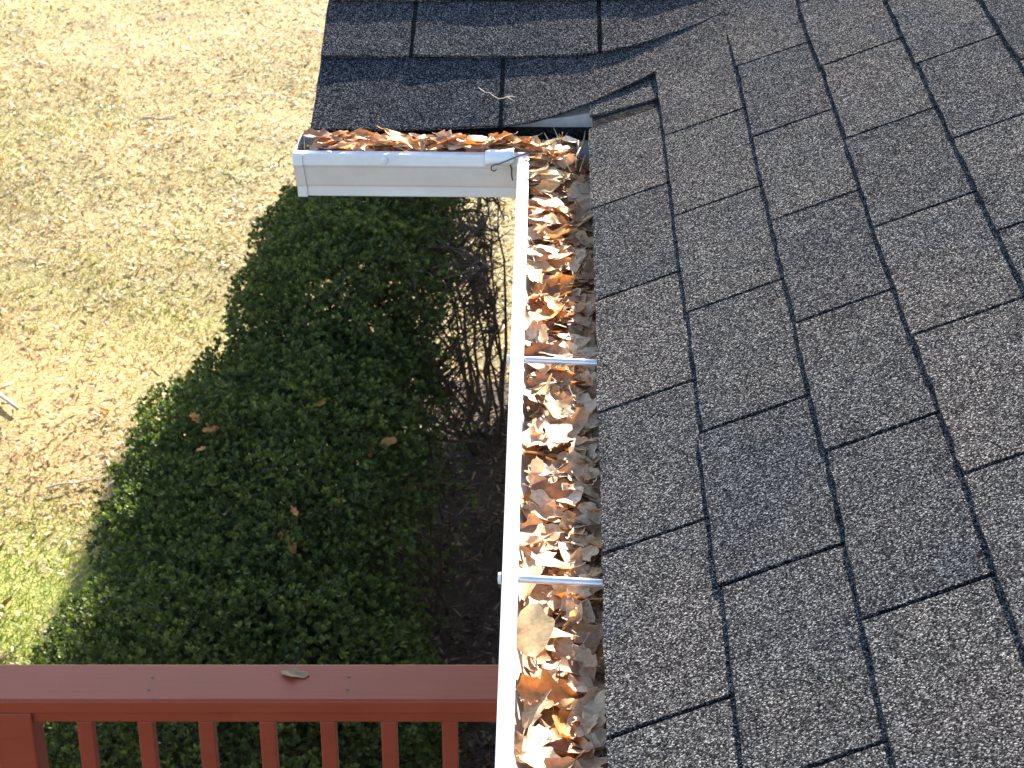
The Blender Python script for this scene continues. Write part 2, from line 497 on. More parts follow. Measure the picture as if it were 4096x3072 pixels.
# fascia boards, drip edges, rake board, soffits
mb = MB(); mb.box(.034, .054, -4, 3.10, -.20, -.014); mb.build('fascia_board', M['fascia'], house)
mb = MB(); mb.box(-.40, .052, 3.114, 3.134, -.118, -.014); mb.build('fascia_board', M['fascia'], house)
mb = MB()
mb.add([(.031, -4, -.004), (.031, 3.1, -.004), (.031, 3.1, -.06), (.031, -4, -.06), (.05, 3.1, .002), (.05, -4, .002)], [(0, 1, 2, 3), (0, 5, 4, 1)])
mb.build('drip_edge', M['metal'], house, solid=.001)
mb = MB()
V = []
for i in range(14):
    x = -.425+i*(.45/13)
    h = H(x, YB)-.001
    V += [(x, 3.108, h-.050), (x, 3.106, h-.004), (x, 3.16, h+.014)]
mb.add(V, [(3*i+a, 3*i+3+a, 3*i+4+a, 3*i+1+a) for i in range(13) for a in (0, 1)])
mb.build('drip_edge', M['metal'], house, solid=.001)
mb = MB()
V = []
for y, z in ((3.11, -.012), (6.02, SB*(6.02-YB)-.026), (8.93, -.012)):
    V += [(-.424, y, z), (-.424, y, z-.10), (-.404, y, z), (-.404, y, z-.10)]
mb.add(V, [(0, 1, 5, 4), (4, 5, 9, 8), (2, 6, 7, 3), (6, 10, 11, 7), (1, 3, 7, 5), (5, 7, 11, 9), (0, 2, 3, 1), (8, 9, 11, 10)])
mb.build('rake_board', M['fascia'], house)
mb = MB(); mb.box(.055, .34, -3.6, 12.6, -.205, -.19); mb.build('soffit', M['fascia'], house)
mb = MB(); mb.box(-.40, .05, 3.136, 3.42, -.116, -.104); mb.build('soffit', M['fascia'], house)

# ------------------------------------------------------------------ gutter
LIPZ = -.008
FA, FB = .032, 3.112          # back planes
PROF = [(.110, -.007), (.1105, -.001), (.113, 0), (.1255, 0), (.1275, -.002), (.128, -.0175), (.1265, -.020), (.1215, -.0215), (.118, -.0255),
        (.0965, -.064), (.0935, -.0665), (.0885, -.068), (.0870, -.071), (.0850, -.0875), (.083, -.089), (.004, -.089), (.0015, -.087), (0, -.01)]
gut = empty('rain_gutter', (-.05, 3.05, -.09))
tag(gut, 'white metal eaves gutter turning the inside corner, packed with dry leaves', 'gutter')
def bowA(y): return .0095*max(0, min(1.6, 2.95-y))*.9      # the long run bows slightly towards the roof
mb = MB(); ys = [FB, 2.9, 2.6, 2.3, 2.0, 1.7, 1.4, .8, 0, -1.2, -3.9]
V = []
for y in ys:
    for u, wz in PROF:
        V.append((FA-u+bowA(y)*(u/.127), (FB-u) if y == FB else y, LIPZ+wz))
m = len(PROF)
mb.add(V, [(i*m+k, i*m+k+1, (i+1)*m+k+1, (i+1)*m+k) for i in range(len(ys)-1) for k in range(m-1)])
mb.build('trough', M['white'], gut, solid=.0009)
mb = MB(); xs = [FA, -.17, -.25, -.33, -.452]
V = []
for x in xs:
    for u, wz in PROF:
        V.append(((FA-u) if x == FA else x, FB-u, LIPZ+wz))
mb.add(V, [(i*m+k, (i+1)*m+k, (i+1)*m+k+1, i*m+k+1) for i in range(len(xs)-1) for k in range(m-1)])
mb.build('trough', M['white'], gut, solid=.0009)
# end cap: plate with a folded rim that grips the profile
mb = MB()
out = [p for p in PROF[2:]]
V = [(-.4545, FB-u, LIPZ+wz) for u, wz in out]+[(-.4525, FB-u, LIPZ+wz) for u, wz in out]
k = len(out)
mb.add(V, [tuple(range(k)), tuple(range(2*k-1, k-1, -1))]+[(i, (i+1) % k, k+(i+1) % k, k+i) for i in range(k)])
cap_o = mb.build('end_cap', M['white'], gut)
mb = MB()
V = []
ext = PROF[3:16]
for x in (-.4550, -.4395):
    for (u, wz) in ext:
        V.append((x, FB-u-.0022, LIPZ+wz+(.0016 if wz == 0 else -.0012 if wz < -.08 else 0)))
k = len(ext)
mb.add(V, [(i, k+i, k+i+1, i+1) for i in range(k-1)])
mb.build('rim', M['white'], cap_o, solid=.001)
# spikes with ferrules across the trough, and their heads on the front lip
def hanger(y0, xl, xr):
    b_ = MB(); z = LIPZ-.0075
    N_ = 12
    b_.tube([(xl+(xr-xl)*i/N_, y0-.008*i/N_, z) for i in range(N_+1)], .0044, 14)
    h = b_.build('hanger', M['metal'], gut, smooth=False)
    for p_ in h.data.polygons: p_.use_smooth = len(p_.vertices) == 4
    b_ = MB(); xo = FA-.128+bowA(y0)
    b_.tube([(xo-.0045, y0, z), (xo-.0040, y0, z), (xo-.001, y0, z)], [.003, .0062, .0066], 12)
    b_.build('spike_head', M['white'], h)
hanger(2.285, -.0775, .034)
hanger(1.775, -.0745, .034)
hanger(.95, -.071, .034)
mb = MB(); mb.tube([(-.309, FB-.1265, -.0175), (-.309, FB-.130, -.0175), (-.309, FB-.1315, -.0175)], [.0072, .0066, .003], 12)
mb.build('spike_head', M['white'], gut, smooth=False)
# bent flashing strap at the corner
mb = MB()
V = []
path = [(0, .004), (.006, .0045), (.016, -.001), (.0185, -.009), (.0165, -.016)]
for k in range(7):
    s = k/6
    for a, b in path:
        V.append((-.148+.046*s, FB-.116-a-.003*s, LIPZ+b+.005*s+.001*math.sin(s*7)))
mb.add(V, [(k*5+i, (k+1)*5+i, (k+1)*5+i+1, k*5+i+1) for k in range(6) for i in range(4)])
mb.build('corner_strap', M['white'], gut, solid=.0016, smooth=True)
mb = MB()
mb.tube([(-.1045+.008*(1-k/7)**2*-1+.0008*math.sin(k*2.0), FB-.1305-.0002*k, LIPZ+.0035-.0062*k) for k in range(8)], .0013, 6)
mb.build('seam_sealant', M['dark'], gut)

# hooked wire at the corner
mb = MB()
P0 = [(-.052, 2.960, .004), (-.066, 2.966, .0035), (-.080, 2.970, .002), (-.097, 2.972, -.004), (-.112, 2.971, -.011), (-.124, 2.969, -.0155), (-.1325, 2.968, -.0170), (-.1375, 2.968, -.0205), (-.1375, 2.968, -.0255), (-.1325, 2.968, -.0275), (-.129, 2.968, -.0245)]
mb.tube(P0, .0011, 6)
tag(mb.build('wire_hook', M['dark'], smooth=True), 'thin dark wire with a hooked end at the gutter corner', 'wire')

# twig on the left-hand slope
mb = MB()
P0 = []
for k in range(9):
    x = -.160+.058*k/8; y = 3.135+.004*math.sin(k*1.3)-.006*k/8
    P0.append((x, y, H(x, y)+.0135+.004*math.sin(k*.9)))
mb.tube(P0, [.0007]*8+[.0004], 6)
mb.tube([P0[1], (P0[1][0]-.012, P0[1][1]+.012, P0[1][2]+.004)], [.0008, .0004], 5)
mb.tube([P0[6], (P0[6][0]+.012, P0[6][1]-.010, P0[6][2]-.0035)], [.0008, .0004], 5)
tag(mb.build('twig', M['stick'], smooth=True), 'thin pale twig lying on the dark shingles above the short gutter', 'twig')

# ------------------------------------------------------------------ oak leaves
def leaf_mesh(seed, mat):
    r = random.Random(seed)
    rows, cols = 13, 5
    nl = r.choice([2, 2.5, 3, 3.5]); amp = r.uniform(.12, .42); wid = r.uniform(.16, .27)
    bend = r.uniform(-.7, 1.2); cup = r.uniform(-1.6, 2.2); tw = r.uniform(-.7, .7); ph = r.uniform(-.5, .5)
    peak = r.uniform(.75, 1.25)
    V = []
    for i in range(rows):
        t = i/(rows-1)
        wd = wid*(math.sin(math.pi*t**peak)**.8)*(1+amp*math.cos(2*math.pi*nl*t+ph))+.008
        if i == rows-1: wd = .004
        for j in range(cols):
            s = (j-2)/2.0
            # lobes sweep forward
            x = t-.5+.05*abs(s)*math.cos(2*math.pi*nl*t+ph)
            y = s*wd
            a = cup*y
            y2 = math.sin(a)/cup if abs(cup) > .05 else y
            z2 = (1-math.cos(a))/cup if abs(cup) > .05 else 0
            z2 += abs(s)*wd*.22+.02*math.sin(9*t+3*s+seed)
            ang = tw*(t-.5); y3 = y2*math.cos(ang)-z2*math.sin(ang); z3 = y2*math.sin(ang)+z2*math.cos(ang)
            th = bend*(t-.5)
            if abs(bend) > .05:
                xx = math.sin(bend*x)/bend-z3*math.sin(th); zz = (1-math.cos(bend*x))/bend+z3*math.cos(th)
            else: xx, zz = x, z3
            V.append((xx, y3, zz))
    Fc = [(i*cols+j, (i+1)*cols+j, (i+1)*cols+j+1, i*cols+j+1) for i in range(rows-1) for j in range(cols-1)]
    b_ = MB(); b_.v = V; b_.f = Fc
    # petiole
    p0 = Vector(V[2]); p1 = Vector(V[cols+2]); d = (p0-p1).normalized()
    b_.tube([p0+d*-.03, p0+d*.08, p0+d*.15+Vector((0, 0, .02))], [.010, .008, .010], 4)
    me = b_.mesh('dry_leaf', smooth=True)
    me.materials.append(mat)
    return me
LM = [leaf_mesh(500+k, M['oak']) for k in range(26)]
LV = []
for me in LM:
    a = np.empty(len(me.vertices)*3, np.float32); me.vertices.foreach_get('co', a); LV.append(a.reshape(-1, 3))
def leaf_faces(me): return [tuple(p.vertices) for p in me.polygons]
LF = [leaf_faces(m_) for m_ in LM]
def rot_leaf(az, tilt, tdir, roll=0.0):
    """az: plan direction of the midrib; the normal leans by tilt towards tdir"""
    nrm = Vector((math.sin(tilt)*math.cos(tdir), math.sin(tilt)*math.sin(tdir), math.cos(tilt)))
    d = Vector((math.cos(az), math.sin(az), 0)); d = (d-nrm*d.dot(nrm)).normalized()
    return Matrix((d, nrm.cross(d), nrm)).transposed()
def wall_u(z):
    d = z-LIPZ
    return np.where(d > -.022, .1255, np.where(d > -.068, .118-(-.0255-d)*.56, .0845))
def ok_A(W):
    x, y, z = W[:, 0], W[:, 1], W[:, 2]
    bo = bowA(float(y.mean()))
    bad = (x < FA-wall_u(z)+bo+.002) & (z < LIPZ-.010)          # through the front wall
    bad |= (x < FA-.1085+bo) & (z >= LIPZ-.010) & (z < LIPZ+.001)   # through the hem
    bad |= (x < FA-.119+bo) & (z >= LIPZ+.001)
    bad |= (x > .030) | ((x > .010) & (z > -.014)) | (z < -.094) | (y > 3.10)
    return not bad.any()
def ok_B(W):
    x, y, z = W[:, 0], W[:, 1], W[:, 2]
    bad = (y < FB-wall_u(z)+.002) & (z < LIPZ-.010) & (x < -.08)
    bad |= (y < FB-.1085) & (z >= LIPZ-.010) & (z < LIPZ+.001) & (x < -.08)
    bad |= (y < FB-.118) & (z >= LIPZ+.001)
    bad |= (y > 3.104) | ((y > 3.055) & (z > -.006)) | (z < -.094) | (x < -.449) | (z > .016)
    return not bad.any()
def sample_leaf(region, layer, r):
    for _ in range(150):
        k = r.randrange(len(LM))
        L = r.choice([r.uniform(.042, .062), r.uniform(.055, .085)])
        if region == 'A' and not layer and r.random() < .3:
            x = r.uniform(-.01, .018); y = r.uniform(1.2, 3.05); zs = -.026; az = r.gauss(1.57, .9); L *= .8
        elif region == 'A':
            x = r.uniform(-.082, -.056) if r.random() < .36 else r.uniform(-.074, .022); y = 1.40+1.64*r.random()**1.15 if layer else r.uniform(.55, 3.06)
            edge = max(0, (-.045-x)/.03)
            zs = -.016-.55*max(0, x+.075); x += bowA(y)*min(1, max(0, -x/.07))
            if y > 2.86: zs += .012
            if y < 1.85: L *= 1.2
            az = r.gauss(0, .75)+(math.pi if r.random() < .5 else 0)
        else:
            x = r.uniform(-.440, -.06); y = r.uniform(3.004, 3.085)
            zs = -.003-(.008 if y > 3.05 else 0)-(0 if layer else .004)
            az = r.gauss(0, .45)+(math.pi if r.random() < .5 else 0); L *= .92
        z = zs-r.random()*.016 if layer else zs-.010-r.random()*.034
        if layer == 2: z = zs+.006
        tilt = abs(r.gauss(.27, .26)); td = r.uniform(0, 6.28)
        m_ = rot_leaf(az, min(tilt, 1.35), td)
        W = (LV[k] @ np.array(m_.transposed()))*L+np.array((x, y, z))
        if (ok_A if region == 'A' else ok_B)(W): return k, L, m_, Vector((x, y, z)), W
    return None
rl = random.Random(21)
# deep layer of the heap: one mass
V, Fc, RN = [], [], []
nb_ = 0
b_ = MB()
for i in range(1700):
    s = sample_leaf('B' if i % 3 == 0 else 'A', 0, rl)
    if s is None: continue
    k, L, m_, c, W = s
    b_.add(W.tolist(), LF[k]); RN += [rl.random()]*len(W)
me = b_.mesh('gutter_leaf_mass', smooth=True)
at = me.attributes.new('rnd', 'FLOAT', 'POINT'); at.data.foreach_set('value', np.array(RN, np.float32))
tag(link_mesh('gutter_leaf_mass', me, M['oak_stuff']), 'packed mass of dry brown leaves filling the white gutter', 'leaf heap', kind='stuff')
TONES = [('dark brown', (.28, .16, .085), .20), ('tan', (.55, .39, .22), .38), ('pale buff', (.72, .57, .38), .28), ('orange-brown', (.50, .24, .075), .14)]
def put_leaf(k, L, m_, c, label, group, tone=None):
    o = bpy.data.objects.new('dry_leaf', LM[k]); col.objects.link(o)
    o.matrix_world = Matrix.Translation(c) @ m_.to_4x4() @ Matrix.Scale(L, 4)
    if tone is None: tone = TONES[1]
    j_ = rl.uniform(.82, 1.15)
    o.color = (min(1, tone[1][0]*j_), min(1, tone[1][1]*j_*rl.uniform(.95, 1.05)), min(1, tone[1][2]*j_*rl.uniform(.9, 1.1)), 1)
    return tag(o, label, 'leaf', group)
def zone(y):
    if y > 2.86: return 'in the corner where the two gutters meet'
    if y > 2.57: return 'in the long gutter just below the corner'
    if y > 2.29: return 'in the long gutter short of the first metal hanger'
    if y > 2.03: return 'in the long gutter just past the first metal hanger'
    if y > 1.78: return 'in the long gutter just above the second metal hanger'
    return 'in the long gutter beside the red railing'
def pick(): 
    q = rl.random()
    for t_ in TONES:
        if q < t_[2]: return t_
        q -= t_[2]
    return TONES[1]
n_a = n_b = 0
while n_a < 206:
    s = sample_leaf('A', 2 if rl.random() < .3 else 1, rl)
    if s:
        t_ = pick(); size = 'large' if s[1] > .062 else 'small'
        put_leaf(*s[:4], '%s %s oak leaf %s' % (size, t_[0], zone(s[3].y)), 'dry leaves in the long gutter', t_); n_a += 1
n_c = 0
def ok_C(W):
    x, y, z = W[:, 0], W[:, 1], W[:, 2]
    bad = ((x > .014) & (z > -.012)) | ((y > 3.052) & (z > -.008)) | (x > .029) | (y > 3.103) | (z < -.07) | (z > .028) | ((x < -.075) & (y < 2.99))
    return not bad.any()
for _ in range(6000):
    if n_c >= 26: break
    k = rl.randrange(len(LM)); L = rl.uniform(.036, .062)
    c = Vector((rl.uniform(-.07, .012), rl.uniform(2.95, 3.075), rl.uniform(-.022, .004)))
    m_ = rot_leaf(rl.uniform(0, 6.28), abs(rl.gauss(.45, .35)), rl.uniform(0, 6.28))
    W = (LV[k] @ np.array(m_.transposed()))*L+np.array(c)
    if ok_C(W):
        t_ = pick(); n_c += 1
        put_leaf(k, L, m_, c, '%s %s oak leaf piled on top in the corner where the two gutters meet' % ('large' if L > .05 else 'small', t_[0]), 'dry leaves in the long gutter', t_)
while n_b < 72:
    s = sample_leaf('B', 2 if rl.random() < .35 else 1, rl)
    if s:
        t_ = TONES[3] if rl.random() < .4 else pick(); size = 'large' if s[1] > .055 else 'small'
        where = 'beside the end cap' if s[3].x < -.34 else 'behind the round spike head' if s[3].x < -.22 else 'near the bent corner strap'
        put_leaf(*s[:4], '%s %s oak leaf in the short gutter %s' % (size, t_[0], where), 'dry leaves in the short gutter', t_); n_b += 1

# dry stalks sticking up at the gutter corner
for k in range(14):
    x = rl.uniform(-.035, .012); y = rl.uniform(2.93, 3.05); z = rl.uniform(-.022, -.012)
    a_ = rl.gauss(1.6, .35); L = rl.uniform(.035, .065); e_ = rl.uniform(.15, .5)
    p0 = Vector((x, y, z)); p1 = p0+Vector((math.cos(a_)*math.cos(e_), math.sin(a_)*math.cos(e_), math.sin(e_)))*L
    if p1.x > .012: p1.x = .012
    b_ = MB(); m_ = p0.lerp(p1, .5)+Vector((rl.uniform(-.004, .004), 0, rl.uniform(0, .005)))
    b_.tube([p0, m_, p1], [.0014, .0012, .0006], 5)
    tag(b_.build('dry_stalk', M['stalk'], smooth=True), 'thin straw-coloured stalk standing up among leaves at the gutter corner', 'stalk', 'dry stalks at the gutter corner')

# ------------------------------------------------------------------ deck and railing
RY = math.atan2(3.735-3.708, -.165+1.288)
piv = (-.7, 3.65)
rail = empty('deck_railing', (-.7, 3.65, -2.55))
tag(rail, 'red-brown stained wooden deck railing with flat cap board and square balusters', 'railing')
def rbox(name, x0, x1, y0, y1, z0, z1, bev=.004):
    b_ = MB(); b_.box(x0, x1, y0, y1, z0, z1, RY, piv); return b_.build(name, M['red'], rail, bevel=bev)
rbox('cap_board', -3.2, -.026, 3.583, 3.7225, -1.568, -1.53, .006)
rbox('top_rail', -3.2, -.028, 3.598, 3.636, -1.601, -1.5690)
rbox('bottom_rail', -3.2, -.028, 3.602, 3.64, -2.46, -2.375)
for xp in (-1.281, -3.10): rbox('post', xp, xp+.089, 3.588, 3.677, -2.62, -1.5695, .005)
for k in range(-12, 9):
    x = -1.0975+.1365*k
    if x > -.06 or abs(x+.018+3.06) < .08: continue
    rbox('baluster', x, x+.0352, 3.601, 3.6345, -2.45, -1.6015, .003)
for (px, py) in [(610, 2708), (597, 2757), (1395, 2706), (1390, 2757)]:
    c = on_z(px, py, -1.53)
    b_ = MB(); b_.tube([(c.x, c.y, -1.5295), (c.x, c.y, -1.5288)], .0042, 10); b_.build('screw_head', M['dark'], rail)
lc = on_z(1178, 2699, -1.53)
o = put_leaf(3, .072, rot_leaf(R(-6), .12, 1.0), Vector((lc.x, lc.y, -1.522)), 'single curled tan leaf lying on the red cap board of the railing', None, ('', (.26, .19, .09), 0))
zmin = min((o.matrix_world @ v.co).z for v in o.data.vertices)
o.location.z += -1.5305-zmin
deck = empty('deck', (-1.6, 2.0, -2.6))
tag(deck, 'red-brown plank deck floor inside the railing', 'deck', kind='structure')
for k in range(32):
    y1 = 3.69-.1425*k
    b_ = MB(); b_.box(-3.3, -.03 if y1 > 3.42 else .335, y1-.138, y1, -2.66, -2.622); b_.build('plank', M['red'], deck)
b_ = MB(); b_.box(-3.3, .33, 3.64, 3.68, -2.90, -2.664); b_.build('rim_joist', M['red'], deck)
for x in (-3.2, -1.7, -.4):
    b_ = MB(); b_.box(x, x+.09, 3.5, 3.59, GZ-.1, -2.664); b_.build('support_post', M['red'], deck)

# ------------------------------------------------------------------ shrubs
def leaf_cloud(C, AX, size, nl, r, spread=1.05):
    """rosettes of small leaves: C centres, AX axes"""
    n_ = len(C)
    C = np.repeat(C, nl, 0); AX = np.repeat(AX, nl, 0); size = np.repeat(size, nl)
    cr = np.repeat(r.random(n_), nl)
    phi = r.random(n_*nl)*2*np.pi; th = spread*(0.25+.75*r.random(n_*nl))
    ref = np.where(np.abs(AX[:, 2:3]) < .9, np.array([[0, 0, 1.]]), np.array([[1., 0, 0]]))
    u = np.cross(AX, ref); u /= np.linalg.norm(u, axis=1, keepdims=True); v = np.cross(AX, u)
    side = u*np.cos(phi)[:, None]+v*np.sin(phi)[:, None]
    d = AX*np.cos(th)[:, None]+side*np.sin(th)[:, None]
    tn = np.cross(AX, side); nrm = np.cross(tn, d)
    L = size*(.75+.5*r.random(n_*nl)); W = L*(.26+.1*r.random(n_*nl))
    b0 = C+d*(L*.12)[:, None]+AX*((r.random(n_*nl)-.5)*.012)[:, None]
    mid = b0+d*(L*.5)[:, None]+nrm*(L*.06)[:, None]
    tip = b0+d*L[:, None]-nrm*(L*.08)[:, None]
    V = np.stack([b0, mid+tn*W[:, None], tip, mid-tn*W[:, None]], 1).reshape(-1, 3)
    F_ = np.arange(len(V)).reshape(-1, 4)
    tipf = .5*(1-th/(spread+1e-6))
    rn = np.clip(np.repeat(cr**1.3*.6+.2*r.random(n_*nl)+tipf*.5, 4), 0, 1)
    return V, F_, rn
def bump3(P, s, ph):
    return (np.sin(P[:, 0]*s+ph)+np.sin(P[:, 1]*s*1.13+ph*2.1)+np.sin(P[:, 2]*s*.91+ph*.7)+np.sin((P[:, 0]+P[:, 1])*s*1.7+ph*3))*.25
def shrub(name, label, cen, rad, base, n_cl, seed, group, expo=2.6, keep=None, stems=9, twigs=90, upright=0, nq=560):
    r = np.random.default_rng(seed); rp = random.Random(seed)
    root = empty(name, base); tag(root, label, 'shrub', group)
    cen = np.array(cen); rad = np.array(rad)
    def shell(n_, dmin, dmax):
        D = r.normal(size=(n_, 3)); D[:, 2] = np.where(D[:, 2] < -.35, -D[:, 2], D[:, 2]); D /= np.linalg.norm(D, axis=1, keepdims=True)
        q = (np.abs(D)**expo).sum(1)**(-1/expo)
        U = D*q[:, None]
        P0 = cen+U*rad
        k = 1+.11*bump3(P0, 4.6, seed)+.07*bump3(P0, 11.0, seed*1.7)+.03*bump3(P0, 31.0, seed*.7)
        dep = dmin+(dmax-dmin)*r.random(n_)**1.5+.05*(bump3(P0, 19.0, seed*2.3) < -.18)
        P = cen+U*rad*k[:, None]*(1-dep)[:, None]
        ax = D/rad; ax /= np.linalg.norm(ax, axis=1, keepdims=True)
        ax = ax+np.array([-.12, 0, .55])+.55*r.normal(size=(n_, 3)); ax /= np.linalg.norm(ax, axis=1, keepdims=True)
        return P, ax
    P, ax = shell(n_cl, -.02, .42)
    if keep is not None:
        kp = r.random(len(P)) < keep(P); P, ax = P[kp], ax[kp]
    V, F_, rn = leaf_cloud(P, ax, .0170+.007*r.random(len(P)), 7, r)
    f = link_mesh('foliage', np_mesh('foliage', V, F_, rn), M['green'], root)
    # stray shoots that break the outline
    T, _ = shell(twigs, .02, .35)
    if upright:
        Q = np.array(base)+np.stack([-.55+.62*r.random(nq), -.9+2.0*r.random(nq), (.35 if nq > 200 else .1)+(1.1 if nq > 200 else .75)*r.random(nq)], 1)
        T = np.concatenate([T, Q])
    if True:
        ends = []
        for i in range(stems):
            b_ = MB()
            b0 = Vector(base)+Vector((rp.uniform(-.10, .10), rp.uniform(-.25, .25), 0))
            tg = Vector((cen+(r.random(3)-.5)*rad*np.array([1.1, 1.5, .9])).tolist())
            if i < upright: tg = Vector((base[0]+rp.uniform(-.42, .06), base[1]+rp.uniform(-.5, .9), cen[2]+(rp.uniform(-.1, .42) if nq > 200 else rp.uniform(-.1, .3))))
            mid = b0.lerp(tg, .45)+Vector((rp.uniform(-.05, .12), rp.uniform(-.1, .1), rp.uniform(.05, .18)))
            pts = []
            for k in range(9):
                t = k/8; p = b0*(1-t)**2+mid*2*t*(1-t)+tg*t*t
                pts.append(p+Vector((rp.uniform(-1, 1), rp.uniform(-1, 1), rp.uniform(-.6, .6)))*.016*(0 if k == 0 else 1))
            r0 = rp.uniform(.007, .015)
            b_.tube(pts, [r0*(1-.72*k/8) for k in range(9)], 6)
            b_.build('stem', M['bark'], root, smooth=True)
            ends.append(pts)
        b_ = MB()
        for q in T:
            tg = Vector(q.tolist())
            best = min((p for e in ends for p in e[2:]), key=lambda p: (p-tg).length+rp.uniform(0, .35))
            mid = best.lerp(tg, .5)+Vector((rp.uniform(-.06, .06), rp.uniform(-.06, .06), rp.uniform(.0, .07)))
            pts = [best*(1-t)**2+mid*2*t*(1-t)+tg*t*t+Vector((rp.uniform(-1, 1), rp.uniform(-1, 1), rp.uniform(-1, 1)))*.008 for t in (0, .2, .4, .6, .8, 1)]
            r0 = rp.uniform(.0035, .0075)
            b_.tube(pts, [r0, r0*.9, r0*.75, r0*.6, r0*.45, r0*.25], 5, cap=False)
            for _ in range(2):
                s_ = pts[rp.choice([2, 3, 4])]; e_ = s_+Vector((rp.uniform(-.14, .14), rp.uniform(-.14, .14), rp.uniform(-.04, .16)))
                b_.tube([s_, s_.lerp(e_, .5)+Vector((0, 0, rp.uniform(-.02, .02))), e_], [r0*.5, r0*.4, r0*.2], 4, cap=False)
        t_ = b_.build('twigs', M['bark'], root, smooth=True); t_['kind'] = 'stuff'
    return root
GRP = 'evergreen shrubs along the house'
shrub('evergreen_shrub', 'dense evergreen shrub seen through and just beyond the red railing', (-1.27, 6.15, -3.84), (.84, 1.30, .68), (-.75, 6.0, GZ), 25000, 3, GRP, 2.4, stems=12, upright=6, nq=90)
shrub('evergreen_shrub', 'broad dense evergreen shrub with oak leaves caught on its top', (-1.24, 7.80, -3.74), (.80, 1.46, .68), (-.62, 7.8, GZ), 33000, 5, GRP, 2.3,
      keep=lambda P: np.clip((-.56-P[:, 0])/.35+.10, .06, 1), stems=16, upright=8, nq=170)
shrub('evergreen_shrub', 'leggy evergreen shrub with bare dark stems, its crown below the short gutter', (-1.02, 9.62, -3.46), (.68, 1.45, .60), (-.40, 9.8, GZ), 27000, 8, GRP, 2.4,
      keep=lambda P: np.clip((-.62-P[:, 0])/.25+.25+(P[:, 2]+3.25)*1.6, .05, 1)*np.where((P[:, 2] < -3.42) & (P[:, 0] > -1.52), .12, 1), stems=24, twigs=280, upright=12)
# oak leaves caught on the shrubs
for i, (px, py, z) in enumerate([(1150, 2190, -3.3), (1190, 2090, -3.25), (1480, 1850, -3.3), (1560, 1810, -3.25), (1640, 1995, -3.5), (1360, 2050, -3.3), (1290, 1660, -3.2), (800, 1720, -3.2), (860, 1760, -3.2), (825, 1840, -3.25), (360, 2530, -3.55), (440, 2470, -3.5), (1090, 1240, -3.25), (1180, 2230, -3.3)]):
    c = on_z(px, py, z)
    put_leaf(i % len(LM), rl.uniform(.06, .09), rot_leaf(rl.uniform(0, 6.28), rl.uniform(.3, .8), -1.57+rl.gauss(0, .4)), c+Vector((0, -.06, .09)), 'orange-brown oak leaf caught on the %s shrub' % ('leggy' if py < 1300 else 'nearer dense' if py > 2400 else 'broad dense'), 'oak leaves caught on the shrubs', TONES[3])

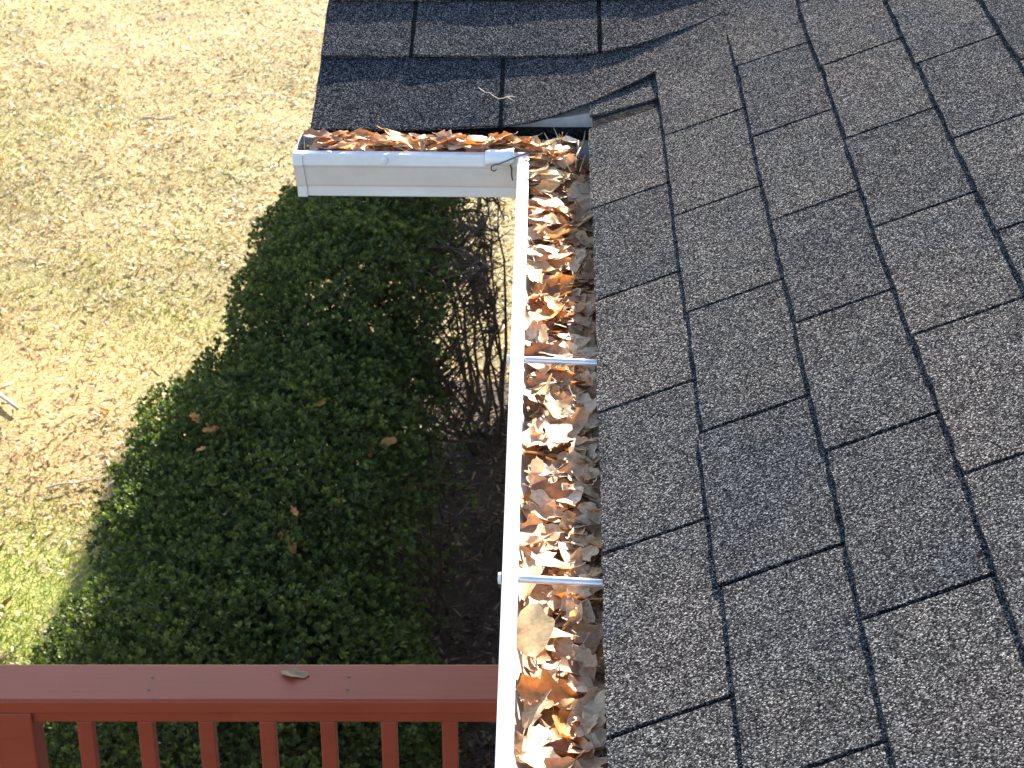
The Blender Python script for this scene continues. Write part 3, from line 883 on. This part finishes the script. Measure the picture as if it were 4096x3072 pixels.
# ------------------------------------------------------------------ leaf litter and grass
def gz(x, y): return GZ+.018*np.sin(x*2.1+y*.7)+.015*np.sin(y*2.9-x*1.3)+.008*np.sin(x*7+y*5)
def patch(x, y):
    """how much litter covers the grass"""
    q = .5+.25*(np.sin(x*1.1+y*.6+1.0)+np.sin(y*1.35-x*.8)+.7*np.sin(x*3.1+y*2.3)+.6*np.sin(y*4.2-x*2.7+2))/1.6
    return q+.1-.6*np.exp(-((y-8.0)/.85)**2)*(x < -1.9)+.1*np.exp(-((y-10.1)/.9)**2)+np.clip((y-12.0)*.05, -.05, .3)
def litter():
    r = rng
    n_ = 105000
    y = 6.4+26.0*r.random(n_)**1.5; x = .2-(7.6+np.clip(y-14, 0, 20)*.35)*r.random(n_)
    p = patch(x, y)
    kp = r.random(n_) < np.clip(.25+1.0*p+np.clip((y-11)*.08, 0, .5), .12, 1)*np.where((x > -1.2) & (y < 10.5), .4, 1)*(1-.45*np.exp(-(((x+3.3)/1.3)**2+((y-10.2)/1.1)**2)))
    x, y = x[kp], y[kp]; n_ = len(x)
    L = .013+.023*r.random(n_)**1.5; W = L*(.2+.16*r.random(n_))
    az = r.random(n_)*2*np.pi; tl = np.abs(r.normal(.35, .3, n_)); td = r.random(n_)*2*np.pi
    nz = np.stack([np.sin(tl)*np.cos(td), np.sin(tl)*np.sin(td), np.cos(tl)], 1)
    d = np.stack([np.cos(az), np.sin(az), np.zeros(n_)], 1); d -= nz*(d*nz).sum(1, keepdims=True); d /= np.linalg.norm(d, axis=1, keepdims=True)
    s = np.cross(nz, d)
    cz = gz(x, y)+.010+.5*L*np.sin(tl)+.012*r.random(n_)
    cz = np.where((x > -1.15) & (y < 10.4), cz+.06, cz)
    C = np.stack([x, y, cz], 1); b = (r.random(n_)-.35)*L*.55
    rows = [(-.5, .12), (-.2, .75), (.02, .6), (.22, 1.0), (.5, .08)]
    V = []
    for t, w_ in rows:
        h = (b*(1-(2*t)**2))[:, None]*nz
        c_ = C+d*(L*t)[:, None]*2*.9-h
        V += [c_+s*(W*w_)[:, None]+nz*(W*.35*w_)[:, None], c_-s*(W*w_)[:, None]+nz*(W*.35*w_)[:, None]]
    V = np.stack(V, 1).reshape(-1, 3)
    base = (np.arange(n_)*10)[:, None, None]
    q = np.array([[2*i, 2*i+2, 2*i+3, 2*i+1] for i in range(4)])[None]
    F_ = (base+q).reshape(-1, 4)
    o = link_mesh('leaf_litter', np_mesh('leaf_litter', V, F_, np.repeat(r.random(n_), 10)), M['litter'])
    tag(o, 'countless small fallen leaves strewn over the lawn and mulch', 'leaf litter', kind='stuff')
    # grass
    n_ = 330000
    y = 6.6+26.0*r.random(n_)**1.5; x = -.8-(6.6+np.clip(y-14, 0, 20)*.35)*r.random(n_)
    p = 1-patch(x, y)
    soil = np.exp(-(((x+3.3)/1.3)**2+((y-10.2)/1.1)**2)); moss = np.exp(-(((x+3.0)/1.0)**2+((y-8.0)/.9)**2))
    kp = r.random(n_) < np.clip(.15+1.1*p, .1, 1)*(1-.75*soil)
    p = p+.35*moss
    x, y, p = x[kp], y[kp], p[kp]; n_ = len(x)
    az = r.random(n_)*2*np.pi; h = .018+.03*r.random(n_); ln = .5+1.2*r.random(n_)
    b0 = np.stack([x, y, gz(x, y)-.003], 1)
    d = np.stack([np.cos(az)*ln, np.sin(az)*ln, np.ones(n_)], 1)*h[:, None]
    sd_ = np.stack([-np.sin(az), np.cos(az), np.zeros(n_)], 1)*(.0022+.0018*r.random(n_))[:, None]
    V = np.stack([b0-sd_, b0+sd_, b0+d], 1).reshape(-1, 3)
    F_ = np.arange(len(V)).reshape(-1, 3)
    rn = np.clip(p*.9-.1+.5*(r.random(n_)-.4), 0, 1)
    o = link_mesh('grass', np_mesh('grass', V, F_, np.repeat(rn, 3)), M['grass'])
    tag(o, 'short thin yellow-green grass of the lawn', 'grass', kind='stuff')
litter()
def chips():
    r = rng; n_ = 9000
    x = -1.25+1.55*r.random(n_); y = 5.0+5.5*r.random(n_)
    L = .012+.05*r.random(n_)**2; W = .003+.006*r.random(n_)
    az = r.random(n_)*2*np.pi; tl = r.normal(0, .3, n_)
    d = np.stack([np.cos(az)*np.cos(tl), np.sin(az)*np.cos(tl), np.sin(tl)], 1)*L[:, None]
    sd_ = np.stack([-np.sin(az), np.cos(az), .5*r.normal(size=n_)], 1)*W[:, None]
    c = np.stack([x, y, GZ+.085+.02*r.random(n_)], 1)
    V = np.stack([c-d-sd_*.6, c+d*.2-sd_, c+d, c+d*.1+sd_], 1).reshape(-1, 3)
    o = link_mesh('mulch_chips', np_mesh('mulch_chips', V, np.arange(len(V)).reshape(-1, 4), np.repeat(r.random(n_), 4)), M['chips'])
    tag(o, 'brown bark chips and leaf scraps covering the shaded mulch bed', 'mulch', kind='stuff')
chips()
# fallen sticks on the lawn
def stick(p0, p1, rad, label, bow=.02):
    a = on_z(*p0, GZ); b = on_z(*p1, GZ); pts = []
    for k in range(8):
        t = k/7; p = a.lerp(b, t); pts.append((p.x+bow*math.sin(t*5)*.4, p.y+bow*math.sin(t*3.1), float(gz(p.x, p.y))+.03+.008*math.sin(t*9)))
    b_ = MB(); b_.tube(pts, [rad*(1-.5*k/7) for k in range(8)], 7)
    m_ = Vector(pts[4]); b_.tube([m_, m_+Vector((.09, .10, .012))], [rad*.5, rad*.25], 5)
    tag(b_.build('fallen_stick', M['stick'], smooth=True), label, 'stick')
stick((-160, 1500), (80, 1672), .020, 'pale thick fallen branch lying on the lawn')
stick((190, 1975), (420, 1938), .006, 'long thin brown stick on the yellow grass near the shrubs')
stick((570, 489), (700, 489), .012, 'short pale stick lying flat in the leaf-covered lawn')
stick((435, 1965), (490, 1915), .008, 'small forked pale twig beside the shrub edge on the lawn')
